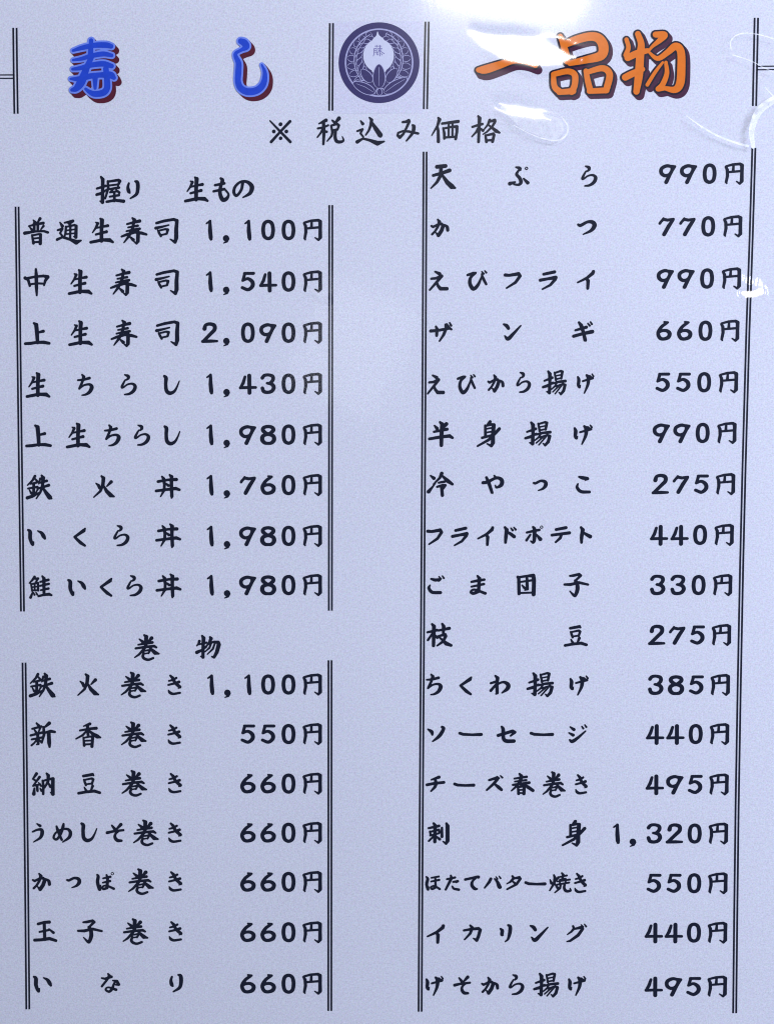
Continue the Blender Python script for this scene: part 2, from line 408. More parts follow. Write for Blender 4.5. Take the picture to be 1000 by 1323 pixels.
 'ポ': ('D', 383, "566 366 9,600 358 10,632 352 10; s 598 336 8,606 350 13,606 400 13,600 420 10,586 412 5; 584 378 8,564 408 10; 618 378 7,638 402 14; s 644 330 2,651 337 2,644 344 2,637 337 2,644 330 2"),
 'テ': ('D', 383, "724 350 11,776 340 12; 702 380 11,748 374 11,795 368 12; 754 374 10,746 396 11,722 418 8"),
 'ト': ('D', 383, "858 338 9,868 352 14,862 390 13,862 420 10; 868 364 8,890 378 12,908 388 14"),
 'ご': ('E', 108, "s 50 74 8,72 80 12,96 78 10,90 86 6; s 44 108 6,38 124 11,56 146 12,100 148 12; 92 62 5,102 74 8; 110 58 5,118 70 8"),
 'ま': ('E', 108, "270 90 9,300 84 11,338 78 10; 270 116 8,336 102 10; 302 58 8,312 72 13,308 142 12; s 308 142 12,280 152 12,266 144 9,286 132 9,344 152 11"),
 '団': ('E', 108, "516 62 9,522 70 12,524 154 12; 516 66 9,570 58 10,600 56 14,604 80 14,602 158 14; 528 150 8,600 148 8; 534 90 8,590 82 9; 566 70 10,568 128 12,556 134 7; 540 108 6,552 122 10"),
 '枝': ('E', 379, "34 362 9,84 350 11; 58 318 9,68 330 14,66 434 12; 62 366 9,36 404 9; 70 374 7,86 390 11; 92 352 9,150 340 12; 112 316 9,120 330 13,118 370 10; 92 382 8,128 374 12,132 382 11,116 412 11,86 434 7; 94 386 7,112 402 9,134 422 15,160 432 11"),
 'わ': ('F', 104, "396 54 8,408 66 13,404 100 12,406 146 12,400 152 7; 372 94 9,404 84 10,408 90 8,372 134 11; s 376 128 8,408 100 8,440 88 10,464 102 15,460 124 14,432 146 6"),
 'ソ': ('F', 367, "s 32 342 6,52 356 13,56 372 8; s 108 330 10,116 340 12,94 378 13,58 408 6"),
 'ー': ('F', 367, "204 364 11,222 370 11,270 372 10,318 370 12"),
 'セ': ('F', 367, "412 376 12,450 364 12,488 352 12,500 358 12,478 378 7; s 430 328 8,438 344 13,440 390 13,456 406 14,496 406 13"),
 'ジ': ('F', 367, "796 330 6,816 344 12; 790 362 6,812 374 12; s 794 400 7,808 408 13,836 390 11,878 352 6; 858 326 5,866 338 8; 874 318 5,882 330 8"),
 'チ': ('G', 98, "92 58 12,52 72 7; 28 100 11,66 92 11,118 86 11; 70 66 10,78 92 12,70 112 11,50 134 7"),
 'ズ': ('G', 98, "360 74 9,400 62 12,404 70 11,384 94 11,348 128 8; 388 94 8,410 112 13,426 126 11; 402 54 5,412 64 8; 420 50 5,430 60 8"),
 '春': ('G', 98, "528 40 8,538 52 13,532 80 12,516 104 10,486 132 6; 502 66 8,566 56 10; 504 82 7,564 74 9; 494 100 9,580 88 11; 552 96 8,574 112 13,600 130 12; 520 112 8,524 148 11; 522 112 8,554 106 11,552 148 12; 526 128 7,552 126 7; 526 144 7,552 144 7"),
 '刺': ('G', 362, "38 332 9,92 320 11; 64 306 9,72 318 13,70 406 12; 44 350 8,48 370 8; 46 352 8,92 340 9,94 356 9; 46 372 8,92 360 8; 66 374 8,38 402 8; 76 376 7,96 392 11; 108 330 9,108 378 11; 132 306 9,138 320 14,138 400 14,130 416 10,114 404 5"),
 '焼': ('H', 118, "756 98 6,764 118 12; 804 84 11,788 106 6; 778 70 8,784 86 12,780 118 11,754 162 6; 784 122 7,800 146 11; 806 82 7,852 72 9; 824 58 8,832 68 11,826 98 9; 812 98 7,846 90 7; 798 108 7,870 96 9; 814 96 7,812 120 7; 846 94 7,846 116 7; 798 126 8,866 114 9; 818 122 9,814 148 9,784 174 6; s 842 118 9,838 146 11,850 164 12,874 162 10,872 148 5"),
 'ほ': ('H', 118, "s 30 80 7,38 94 12,32 124 12,40 156 10,44 140 5; 60 86 8,102 78 9; 58 108 8,104 98 10; 82 86 8,84 142 11; s 84 142 11,64 152 10,56 142 8,76 134 8,108 152 10"),
 'た': ('H', 118, "150 94 9,196 84 10; 172 72 8,176 88 12,160 120 11,142 156 9; 186 110 9,212 106 11,204 114 6; s 180 136 7,190 150 10,218 156 11"),
 'て': ('H', 118, "s 254 96 11,290 88 11,328 80 12,330 86 8; s 318 86 7,296 106 10,292 130 13,308 150 13,322 152 8"),
 'バ': ('H', 118, "402 92 12,392 112 12,366 146 7; s 424 92 7,440 110 12,452 138 16,460 142 8; 432 80 5,440 92 8; 450 76 5,458 88 8"),
 'タ': ('H', 118, "532 76 9,540 88 12,520 110 9,500 122 5; 536 90 8,572 84 13,578 92 11,556 124 11,502 154 8; 532 106 7,552 122 11"),
 'カ': ('H', 414, "250 396 10,290 388 11,334 384 13,344 392 13,334 430 13,324 454 13,304 442 5; 286 366 9,298 380 13,286 414 11,254 450 7"),
 'リ': ('H', 414, "s 462 386 8,472 398 14,470 420 13,478 424 5; s 506 364 9,518 374 14,516 410 14,506 446 10,490 462 6"),
 'グ': ('H', 414, "886 370 9,892 384 11,876 404 9,854 420 5; 890 388 8,930 378 13,942 386 12,916 424 13,870 458 10,852 462 6; 934 362 5,944 374 8; 952 358 5,962 372 8"),
 '※': ('T', 155, "58 70 8,140 156 16,222 240 19; 220 76 20,140 158 16,66 238 20; 143 98 27; 88 155 26; 190 156 26; 143 210 25"),
 '税': ('T', 155, "506 66 20,450 92 9; 440 130 12,480 124 14,524 106 12; 486 84 18,490 160 18,484 256 14; 480 136 14,462 168 12,436 200 9; 492 150 9,512 158 14; 556 66 9,576 84 16; 612 52 22,578 92 10; 548 108 12,556 150 14; 550 108 12,598 96 14,610 108 16,600 142 12; 556 146 11,600 138 11; 560 152 14,552 190 13,516 232 8; s 584 150 16,580 200 18,592 234 18,624 240 17,648 228 12,638 196 5"),
 '込': ('T', 155, "784 70 8,802 94 18; 758 152 12,800 138 14,784 170 12,806 198 11; 758 238 20,804 212 12,860 226 16,922 250 26,976 236 10; 856 44 9,874 64 18,866 110 16,850 150 13,826 184 9; 874 82 14,910 136 24,944 184 28,948 196 14"),
 'み': ('U', 155, "160 80 14,184 78 15,208 68 18,212 78 16,188 130 14,164 176 14,136 202 18,118 188 14,122 166 12,160 152 12,210 156 14,284 172 14; s 238 104 10,250 120 20,238 170 17,190 230 10"),
 '価': ('U', 155, "446 46 12,456 60 20,440 110 14,394 186 7; 440 120 14,446 150 16,448 236 18; 478 92 14,540 84 16,608 76 18; 486 128 11,496 170 16,496 212 14; 488 132 12,560 118 13,598 118 18,598 160 16,588 216 16; 532 94 12,530 200 12; 562 90 12,562 200 12; 496 204 13,590 198 13"),
 '格': ('U', 155, "720 118 13,752 108 14,800 96 15; 766 32 12,778 50 20,774 120 17,770 238 16; 766 130 14,750 160 13,716 196 9; 782 130 10,806 148 16; 860 64 16,846 100 13,814 140 8; 856 78 12,900 66 18,904 78 15,880 118 14,836 160 11,806 178 7; 846 100 8,880 126 14,912 152 20,940 166 12; 826 186 12,834 238 16; 828 188 12,890 174 16,896 184 16,884 238 16; 836 228 13,884 224 13"),
 '握': ('V', 110, "92 38 9,102 52 14,100 110 13,98 178 14,84 172 5; 68 102 9,116 88 11; 66 136 11,96 128 12,122 108 6; 130 62 9,132 100 11,114 158 8; 132 64 9,190 56 11,198 62 13,188 86 8; 136 86 8,188 80 8; 138 106 8,192 98 11; 162 104 8,142 124 8,188 118 8; 176 110 6,194 126 11; 166 122 10,166 172 11; 140 148 8,192 140 10; 122 176 10,170 168 11,218 174 13"),
 'も': ('V', 110, "s 762 46 9,772 58 14,762 90 13,758 130 14,772 164 16,794 160 14,806 136 9,790 112 8; 730 84 10,782 74 11; 722 118 10,782 106 11"),
 'の': ('V', 110, "s 886 74 12,878 110 11,852 142 11,836 124 12,844 92 11,874 66 10,912 66 12,938 92 17,928 128 14,888 152 6"),
 '物': ('W', 166, "714 102 20,706 126 15,688 148 10; 704 136 12,784 116 16; 742 50 16,756 72 26,750 160 22,748 262 22,724 252 8; 688 214 24,740 190 18,788 158 9; 820 62 16,830 76 24,808 124 17,768 164 9; 806 124 14,860 108 17,900 114 24,906 136 28,886 210 25,858 262 20,836 256 12; 832 120 14,812 170 15,768 208 9; 868 122 14,846 180 15,792 232 9"),
 '1': ('p', 117, "88 72 9,112 56 14; 112 56 16,112 120 25,116 166 25,118 178 18"),
 ',': ('p', 117, "222 172 40; 236 176 16,228 194 12,206 204 5"),
 '0': ('p', 117, "s 508 58 20,532 70 22,541 100 23,541 132 23,532 162 22,508 174 20,484 162 22,475 132 23,475 100 23,484 70 22,508 58 20"),
 '円': ('p', 117, "754 70 14,764 90 18,766 130 18,758 172 15,762 182 7; 756 66 12,800 54 14,850 50 16,864 60 22,864 110 20,864 166 22,852 184 12,828 168 5; 806 60 12,804 98 16; 766 106 12,860 98 13"),
 '7': ('r', 457, "352 402 12,328 436 16; 330 430 14,352 408 18,380 414 18,420 408 16; 416 414 20,388 456 24,358 510 24"),
 '6': ('r', 457, "514 396 10,538 400 14; s 530 404 18,496 430 20,474 470 22,486 504 22,512 512 20,544 500 24,552 474 24,532 456 20,500 456 18,478 468 16"),
 '9': ('r', 114, "s 410 68 16,370 60 20,334 78 22,332 108 22,356 126 20,388 118 20,404 92 20,404 72 18; 370 60 18,424 66 16; 422 68 16,400 100 20,366 170 24"),
 '8': ('r', 114, "s 512 58 20,542 66 22,546 86 24,512 108 20,478 86 24,482 66 22,512 58 20; s 512 112 18,546 122 24,552 148 26,536 168 22,512 172 18,488 168 22,472 148 26,478 122 24,512 112 18"),
 '5': ('p', 468, "350 412 17,412 412 18; 352 414 18,340 458 18; s 338 460 16,372 448 18,402 468 24,404 498 24,374 522 20,334 508 18"),
 '4': ('p', 468, "490 420 16,478 460 20,460 492 16; 458 494 18,510 492 17,562 492 16; 519 412 24,520 528 24"),
 '2': ('q', 158, "s 80 130 26,88 106 20,116 98 20,146 108 24,148 136 24,122 164 22,74 212 20; 66 216 18,120 214 20,164 214 14"),
 '3': ('q', 505, "s 474 464 22,488 448 20,516 444 18,544 454 22,546 478 22,524 500 18,506 500 14; s 510 500 16,540 508 22,552 530 24,538 554 22,510 562 20,484 556 22,474 534 22"),
}
MESH = {}


def glyph(ch):
    if ch in MESH:
        return MESH[ch]
    rg, oy, spec = GL[ch]
    x0, y0, s = RG[rg]
    strokes = parse(spec)
    if kind_of(ch) in ('kanji', 'kana'):
        for _, p in strokes:
            p[:, 2] *= np.clip(0.84 + 0.036 * p[:, 2] * 4.4 / s, 0.9, 1.36)
    f0, bb = field_fn(strokes)
    g = s * (0.30 if kind_of(ch) in ('digit', 'comma') else 0.36 if ch in '円※' else 0.30)   # ink spread
    f = lambda X, Y: f0(X, Y) - g
    bb = (bb[0] - g, bb[1] - g, bb[2] + g, bb[3] + g)
    # centre on the ink's own extent
    lo = min((p[:, 0] - p[:, 2] / 2).min() for _, p in strokes)
    hi = max((p[:, 0] + p[:, 2] / 2).max() for _, p in strokes)
    ox = (lo + hi) / 2
    k = PS(x0 + ox / s, y0 + oy / s) / s
    MESH[ch] = contour_mesh('character', f, bb, s * 0.36, lambda x, y: ((x - ox) * k, -(y - oy) * k), M_INK)
    MESH[ch]['ref'] = k * s
    return MESH[ch]


def kind_of(ch):
    if ch.isdigit():
        return 'digit'
    if ch == ',':
        return 'comma'
    if ch == '円':
        return 'yen_sign'
    if ch == '※':
        return 'reference_mark'
    o = ord(ch)
    return 'kana' if 0x3040 <= o <= 0x30ff else 'kanji'


def put(ch, px, py, parent, xs=1.0, ys=1.0, z=0.00008):
    me = glyph(ch)
    x, y = P(px, py)
    k = PS(px, py) / me['ref']
    o = link(kind_of(ch), me, parent, (x - parent.location.x, y - parent.location.y, z))
    o.scale = (k * xs, k * ys, 1)
    o.rotation_euler = (0, 0, random.uniform(-0.004, 0.004))
    return o


# ------------------------------------------------------------------ the menu
menu = link('laminated_menu', None)
menu['label'] = 'white laminated menu sheet with brush-lettered dishes, prices in yen, a round crest and glare'
menu['category'] = 'menu'


def flat_quad_mesh(name, x0, y0, x1, y1, mat, thick=0.0):
    v = [(x0, y0, 0), (x1, y0, 0), (x1, y1, 0), (x0, y1, 0)]
    f = [(0, 1, 2, 3)]
    if thick:
        v += [(a, b, -thick) for a, b, _ in v[:4]]
        f += [(7, 6, 5, 4), (0, 4, 5, 1), (1, 5, 6, 2), (2, 6, 7, 3), (3, 7, 4, 0)]
    me = bpy.data.meshes.new(name)
    me.from_pydata(v, [], f)
    me.materials.append(mat)
    return me


SW, SH = 0.186, 0.232                       # half size of the sheet
link('paper_sheet', flat_quad_mesh('paper_sheet', -SW, -SH, SW, SH, M_PAPER, 0.0003), menu)

# clear film: real waves and dents, fine grid
NX, NY = 760, 940
gx = np.linspace(-SW - 0.006, SW + 0.006, NX)
gy = np.linspace(-SH - 0.006, SH + 0.006, NY)
GX, GY = np.meshgrid(gx, gy)


def wave(cells, amp, seed):
    """smooth value noise over the sheet"""
    r = np.random.default_rng(seed)
    n = cells + 4
    g = r.normal(size=(n, n))
    u = (GX - gx[0]) / (gx[-1] - gx[0]) * cells
    v = (GY - gy[0]) / (gx[-1] - gx[0]) * cells
    v = v / max(1e-9, v.max()) * cells
    i, j = np.floor(u).astype(int), np.floor(v).astype(int)
    fu, fv = u - i, v - j
    out = np.zeros_like(u)

    def b(t, k):
        return [(1 - t) ** 3 / 6, (3 * t ** 3 - 6 * t ** 2 + 4) / 6, (-3 * t ** 3 + 3 * t ** 2 + 3 * t + 1) / 6, t ** 3 / 6][k]
    for a in range(4):
        for c in range(4):
            out += g[np.clip(j + a, 0, n - 1), np.clip(i + c, 0, n - 1)] * b(fv, a) * b(fu, c)
    return out * amp


Z = wave(5, 0.00008, 1) + wave(14, 0.000022, 2) + wave(40, 0.0000045, 3) + wave(95, 0.0000011, 5)

SPX = PS(700, 100)


def mirror_tilt(px, py, lamp):
    """the film's slope there that throws the lamp's reflection into the lens"""
    x, y = P(px, py)
    p = Vector((x, y, 0))
    h = ((CPOS - p).normalized() + (lamp.location - p).normalized()).normalized()
    return -h.x / h.z, -h.y / h.z


def dent(spec, cx, cy, lamp, sharp=2.2, gain=1.0):
    """a dent of drawn outline (same brush fields), tilted toward the lamp"""
    global Z
    f, _ = field_fn(parse(spec))
    # sheet grid back to photograph grid (affine fit is enough over a dent)
    a = P(cx, cy); b = P(cx + 10, cy); c = P(cx, cy + 10)
    J = np.array([[b[0] - a[0], c[0] - a[0]], [b[1] - a[1], c[1] - a[1]]]) / 10
    Ji = np.linalg.inv(J)
    dx, dy = GX - a[0], GY - a[1]
    px = cx + Ji[0, 0] * dx + Ji[0, 1] * dy
    py = cy + Ji[1, 0] * dx + Ji[1, 1] * dy
    near = (np.abs(px - cx) < 140) & (np.abs(py - cy) < 140)
    d = np.full(px.shape, 99.0)
    d[near] = f(px[near], py[near])
    w = 1 / (1 + np.exp(d / sharp))
    sx, sy = mirror_tilt(cx, cy, lamp)
    e = 4.0
    s1 = mirror_tilt(cx + e, cy, lamp); s2 = mirror_tilt(cx, cy + e, lamp)
    kx = (s1[0] - sx) / (e * SPX); ky = -(s2[1] - sy) / (e * SPX)
    h = sx * dx + sy * dy + 0.5 * (kx * dx * dx + ky * dy * dy)
    Z = Z * (1 - w) + w * gain * h


# glare over the heading, a second one under it, and the glint on the right-hand rule
dent("612 42 10,632 54 28,658 64 46,690 71 50,720 77 38,739 77 22", 675, 62, LAMP, 2.2)
dent("646 135 12,667 143 25,690 151 24,711 158 10", 680, 147, LAMP, 2.2)
dent("962 356 6,962.5 372 9", 962.5, 366, LAMP, 0.6)
dent("970 358 6,970.5 372 9", 970.5, 367, LAMP, 0.7)
dent("980 360 8,980 374 12", 980, 370, LAMP, 0.7)
dent("960 379 15,970 381 17,980 379 15", 970, 380, LAMP, 0.7)
dent("424 384 2,427 391 4", 426, 388, LAMP, 1.2, 0.96)

fz = 0.0012 + Z
v = np.stack([GX.ravel(), GY.ravel(), fz.ravel()], 1)
idx = np.arange(NX * NY).reshape(NY, NX)
fc = np.stack([idx[:-1, :-1].ravel(), idx[:-1, 1:].ravel(), idx[1:, 1:].ravel(), idx[1:, :-1].ravel()], 1)
me = bpy.data.meshes.new('laminate_film')
me.vertices.add(len(v)); me.vertices.foreach_set('co', v.astype(np.float32).ravel())
me.loops.add(fc.size); me.loops.foreach_set('vertex_index', fc.astype(np.int32).ravel())
me.polygons.add(len(fc)); me.polygons.foreach_set('loop_start', np.arange(0, fc.size, 4, dtype=np.int32))
me.update(calc_edges=True)
me.polygons.foreach_set('use_smooth', np.ones(len(fc), dtype=bool))
me.materials.append(M_FILM)
film = link('laminate_film', me, menu)
film['label'] = 'clear glossy film catching white lamp glare near the orange heading'


def sheet_poly(name, spec, mat, parent, z, step=0.5, grow=0.0, shift=(0, 0)):
    """a flat printed or painted-glare shape drawn on the photograph's grid"""
    strokes = parse(spec)
    f, bb = field_fn(strokes)
    g = (lambda X, Y: f(X, Y) - grow)
    bb = (bb[0] - grow, bb[1] - grow, bb[2] + grow, bb[3] + grow)
    me = contour_mesh(name, g, bb, step, vec_P(shift), mat)
    o = link(name, me, parent, (0, 0, z))
    if parent is not menu:
        o.location = (0, 0, z - parent.location.z)
    return o


def vec_P(shift=(0, 0), org=(0, 0), s=1.0):
    R = np.array(CR)

    def tx(x, y):
        x = org[0] + np.asarray(x) / s + shift[0]
        y = org[1] + np.asarray(y) / s + shift[1]
        d = R @ np.stack([(x - 500.0) / FPX, -(y - 661.5) / FPX, -np.ones_like(x)])
        t = -CPOS.z / d[2]
        return CPOS.x + d[0] * t, CPOS.y + d[1] * t
    return tx


# ---- ruled lines: every line of each pair
def rule(pts, w=1.75):
    """polyline of (px, py) as one thin printed line"""
    vs, fs = [], []
    n = len(pts)
    for i, (x, y) in enumerate(pts):
        a = pts[max(i - 1, 0)]; b = pts[min(i + 1, n - 1)]
        dx, dy = b[0] - a[0], b[1] - a[1]
        L = math.hypot(dx, dy)
        nx_, ny_ = -dy / L * w / 2, dx / L * w / 2
        vs += [(*P(x + nx_, y + ny_), 0), (*P(x - nx_, y - ny_), 0)]
    for i in range(n - 1):
        fs.append((2 * i, 2 * i + 1, 2 * i + 3, 2 * i + 2))
    me = bpy.data.meshes.new('rule_line')
    me.from_pydata(vs, [], fs)
    me.materials.append(M_LINE)
    if me.polygons[0].normal.z < 0:
        me.flip_normals()
    return link('rule_line', me, menu, (0, 0, 0.00006))


def pair(pts, gap=3.95, w=2.4):
    for s in (-0.5, 0.5):
        rule([(x + s * gap, y) for x, y in pts], w)


pair([(20, 36), (20.6, 90), (21.5, 147)], 4.4)
pair([(428.4, 30), (427.6, 143)], 4.2)
pair([(551.8, 28), (549.6, 141)], 4.4)
pair([(976.6, 23), (975.4, 80), (974.2, 137)], 4.4)
pair([(22.8, 267), (24.6, 400), (26.6, 560), (28.4, 690), (29.8, 790)])
pair([(31.8, 856), (33.6, 1000), (35.2, 1150), (36.7, 1304)])
pair([(427.6, 265), (427.4, 500), (427.0, 789)])
pair([(426.6, 853), (426.3, 1306)])
pair([(549.2, 196), (547.8, 500), (546.0, 800), (544.2, 1060), (542.8, 1307)])
pair([(973.4, 191), (969.8, 310), (965.6, 430), (960.8, 600), (957.6, 730), (954.6, 880), (951.8, 1040), (950, 1180), (948.6, 1309)])
for dy in (-2.2, 2.2):
    rule([(-50, 99.4 + dy), (18.2, 99 + dy)], 1.6)
    rule([(977.6, 88 + dy), (1050, 87 + dy)], 1.6)

# ---- entries
PRICE_X_L = {0: 404.0, 1: 373.1, 2: 346.8, 3: 320.7}


def entry(y, word, xs, org, s, xscale=1.0, native=''):
    e = link('menu_entry', None, menu)
    cx, cy = P(org + xs[0] / s, y)
    e.location = (cx, cy, 0)
    bpy.context.view_layer.update()
    for ch, x in zip(word, xs):
        put(ch, org + x / s, y, e, 1.0 if ch in native else xscale)
    return e


def price_left(e, y, text):
    t = text + '円'
    cols = {1: (404, 373.1, 346.8, 320.7), 2: None}
    xs = [404.0 - (y - 300) * 0.0004, 373.1, 346.8, 320.7]
    if len(text) > 3:
        xs += [292.6 + (y - 300) * 0.003, 270.8 + (y - 300) * 0.0034]
    for ch, x in zip(reversed(t), xs):
        put(ch, x, y, e)


RX = [(224.6, 947.9), (292.6, 946), (360, 944.4), (427.5, 942.2), (494, 940.5), (559.5, 938.5), (625.6, 936.8), (691.2, 935), (756, 933),
      (820.5, 931.5), (885, 930), (948.5, 929), (1013.5, 928.3), (1077, 927.5), (1141.2, 926.8), (1205, 926.4), (1274.5, 926)]


def price_right(e, i, text):
    y, x0 = RX[i]
    k = 1.0 - (y - 225) / 850 * 0.035
    offs = [0, 31.6, 58.6, 85.5, 114.0, 136.2]
    for ch, o in zip(reversed(text + '円'), offs):
        put(ch, x0 - o * k, y, e)


LEFT = [
 (298.6, 297.3, '普通生寿司', [104, 300, 497, 692, 887], 25, '1,100'),
 (365.0, 363.9, '中生寿司', [107, 368, 628, 889], 25, '1,540'),
 (431.0, 430.0, '上生寿司', [110, 370, 632, 892], 25, '2,090'),
 (498.0, 496.0, '生ちらし', [115, 400, 660, 917], 25, '1,430'),
 (563.2, 561.7, '上生ちらし', [118, 356, 562, 740, 920], 25, '1,980'),
 (629.2, 626.8, '鉄火丼', [121, 511, 894], 25, '1,760'),
 (693.0, 692.5, 'いくら丼', [107, 366, 616, 897], 25, '1,980'),
 (757.7, 756.0, '鮭いくら丼', [131, 348, 524, 695, 899], 25, '1,980'),
 (885.0, 884.5, '鉄火巻き', [116, 393, 665, 911], 30, '1,100'),
 (949.3, 948.5, '新香巻き', [121, 394, 667, 911], 30, '550'),
 (1012.0, 1012.5, '納豆巻き', [124, 399, 670, 914], 30, '660'),
 (1076.0, 1076.0, 'うめしそ巻き', [92, 238, 398, 555, 740, 914], 30, '660'),
 (1139.0, 1139.5, 'かっぱ巻き', [113, 306, 497, 710, 916], 30, '660'),
 (1203.5, 1204.5, '玉子巻き', [135, 404, 677, 917], 30, '660'),
 (1270.2, 1271.0, 'いなり', [119, 527, 922], 30, '660'),
]
for y, yp, word, xs, org, pr in LEFT:
    e = entry(y, word, xs, org, 4.651)
    price_left(e, yp, pr)
    e['label'] = f'left column line reading {word} {pr}円'
RIGHT = [
 (228.5, '天ぷら', [115, 521, 900], 4.1667, 1, '', '990'),
 (294, 'かつ', [97, 887], 4.1667, 1, '', '770'),
 (361, 'えびフライ', [91, 296, 488, 679, 882], 4.1667, 1, '', '990'),
 (429, 'ザンギ', [102, 485, 867], 4.1667, 1, '', '660'),
 (495, 'えびから揚げ', [76, 239, 398, 547, 712, 880], 4.1667, .91, '', '550'),
 (561, '半身揚げ', [103, 360, 624, 867], 4.1667, 1, '', '990'),
 (626, '冷やっこ', [99, 380, 636, 868], 4.1667, 1, '', '275'),
 (692, 'フライドポテト', [69, 204, 343, 475, 604, 747, 882], 4.1667, .93, 'ドポテト', '440'),
 (756, 'ごま団子', [77, 303, 561, 830], 4.1667, 1, '', '330'),
 (821, '枝豆', [95, 828], 4.1667, 1, '', '275'),
 (885, 'ちくわ揚げ', [67, 236, 419, 636, 845], 4.1667, 1, '', '385'),
 (948, 'ソーセージ', [77, 262, 455, 645, 838], 4.1667, 1, '', '440'),
 (1013.5, 'チーズ春巻き', [73, 228, 391, 542, 711, 857], 4.1667, .9, 'チズ春', '495'),
 (1077, '刺身', [90, 818], 4.1667, 1, '', '1,320'),
 (1141, 'ほたてバター焼き', [66, 179, 293, 416, 540, 666, 812, 930], 4.545, .9, 'ほたてバタ焼', '550'),
 (1206, 'イカリング', [82, 296, 492, 687, 908], 4.545, 1, '', '440'),
 (1273, 'げそから揚げ', [75, 236, 400, 555, 729, 910], 4.545, .94, '', '495'),
]
for i, (y, word, xs, s, xsc, nat, pr) in enumerate(RIGHT):
    e = entry(y, word, xs, 545, s, xsc, nat)
    price_right(e, i, pr)
    e['label'] = f'right column line reading {word} {pr}円'


def heading_line(y, word, pxs, label):
    e = link('caption_line', None, menu)
    e.location = (*P(pxs[0], y), 0)
    for ch, x in zip(word, pxs):
        put(ch, x, y, e)
    e['label'] = label


heading_line(169.8, '※税込み価格', [362.8, 427.3, 478.5, 527, 575.5, 627.6], 'centred tax note reading ※税込み価格')
heading_line(245.3, '握り生もの', [143, 172.6, 254, 286, 314.6], 'caption reading 握り 生もの above the left column')
heading_line(836.6, '巻物', [190.3, 269.2], 'caption reading 巻物 above the lower left block')


# ---- big coloured heading characters: fill, outline, drop shadow
def big(spec, org, s, fill_m, edge_m, shadow_m, edge, shift, label):
    strokes = [(True, p) for _, p in parse(spec)]
    f, bb = field_fn(strokes)
    st = 0.42 * s
    base = contour_mesh('heading_character', f, bb, st, vec_P((0, 0), org, s), fill_m)
    o = link('heading_character', base, menu, (0, 0, 0.00020))
    o['label'] = label
    g = edge * s
    bb2 = (bb[0] - g, bb[1] - g, bb[2] + g, bb[3] + g)
    me1 = contour_mesh('character_outline', lambda X, Y: f(X, Y) - g, bb2, st, vec_P((0, 0), org, s), edge_m)
    link('character_outline', me1, o, (0, 0, -0.00005))
    n = 7

    def sweep(X, Y):
        best = np.full(X.shape, 1e9)
        for k in range(1, n + 1):
            t = k / n
            best = np.minimum(best, f(X - shift[0] * s * t, Y - shift[1] * s * t))
        return best - g
    bb3 = (bb2[0], bb2[1], bb2[2] + shift[0] * s, bb2[3] + shift[1] * s)
    me2 = contour_mesh('character_shadow', sweep, bb3, st, vec_P((0, 0), org, s), shadow_m)
    link('character_shadow', me2, o, (0, 0, -0.00010))
    return o


big("428 195 60,420 420 80; 170 340 40,300 300 66,480 264 76,640 262 82,715 279 66; 172 476 36,300 455 56,420 418 66,600 388 72,722 410 54; 165 606 42,280 590 64,420 550 72,600 530 80,722 562 66; 135 745 34,260 745 76,420 705 80,560 690 76,700 690 100,755 730 60; 440 420 70,360 600 90,290 780 120,220 880 90,155 905 50; 640 600 80,655 760 84,655 880 90,600 945 92,480 962 84,400 930 60,350 890 40; 485 740 76,485 880 44",
    (80, 35), 11.11, M_BLUE, M_BLUE_EDGE, M_MAROON, 2.3, (5.0, 5.6), 'blue heading character 寿 with maroon drop shadow')
big("s 240 205 80,290 230 100,318 285 88,250 330 50,172 375 50,168 425 60,208 520 80,205 650 86,200 780 84,240 880 92,340 930 100,470 910 100,556 830 90,585 720 70,578 630 50,540 545 24",
    (290, 35), 11.11, M_BLUE, M_BLUE_EDGE, M_MAROON, 2.3, (5.0, 5.2), 'blue heading character し with maroon drop shadow')
big("120 405 44,180 400 72,300 362 66,420 324 54,520 330 52,610 366 42",
    (600, 30), 6.667, M_ORANGE, M_NAVY, M_PLUM, 2.2, (3.6, 6.0), 'orange heading character 一 mostly hidden by glare')
big("723.5 47 6,727.5 58 8,731 72 9,732 80 7; 731 57 9,745 51.5 10.5,762 47.5 11,773 50 12,779 60 13,776 72 12,757 77.5 9.5,736 82 7; 714.5 96 6,716 112 7.6,723 119 8; 716 96 7,733 92.5 7.5,742 97 8,742 110 8,738 119 8; 722 119.5 7,740 118 8; 756.5 92 6.4,759 105 7.6,762 117 8; 758 93.5 6.4,778 88.5 8,787 96 8.6,784 112 8.6,782 117 8; 761 118 7,783 117 7.6",
    (0, 0), 1.0, M_ORANGE, M_NAVY, M_PLUM, 2.3, (3.4, 4.2), 'orange heading character 品 touched by glare')
big("430 165 34,446 230 36,425 290 40; 440 312 54,520 275 54,600 255 40; 522 120 46,548 200 54,540 300 64,530 450 66,510 585 50; 420 470 54,480 440 54,560 405 40; 665 125 48,735 128 54,700 170 44,640 220 26,605 262 18; 605 262 18,680 318 38,760 270 48,825 220 60,868 262 62,872 400 66,862 520 66,820 570 54,740 558 34; 722 350 20,660 430 28,598 530 30; 748 350 28,755 440 38,720 530 44,682 566 36,740 558 34",
    (740, 25), 6.25, M_ORANGE, M_NAVY, M_PLUM, 2.3, (4.2, 4.6), 'orange heading character 物 with plum drop shadow')

# ---- round crest
CO, CS = (430, 20), 7.692


def crest_mesh(name, f, bb, mat, z, parent, step=4.0):
    me = contour_mesh(name, f, bb, step, vec_P((0, 0), CO, CS), mat)
    return link(name, me, parent, (0, 0, z))


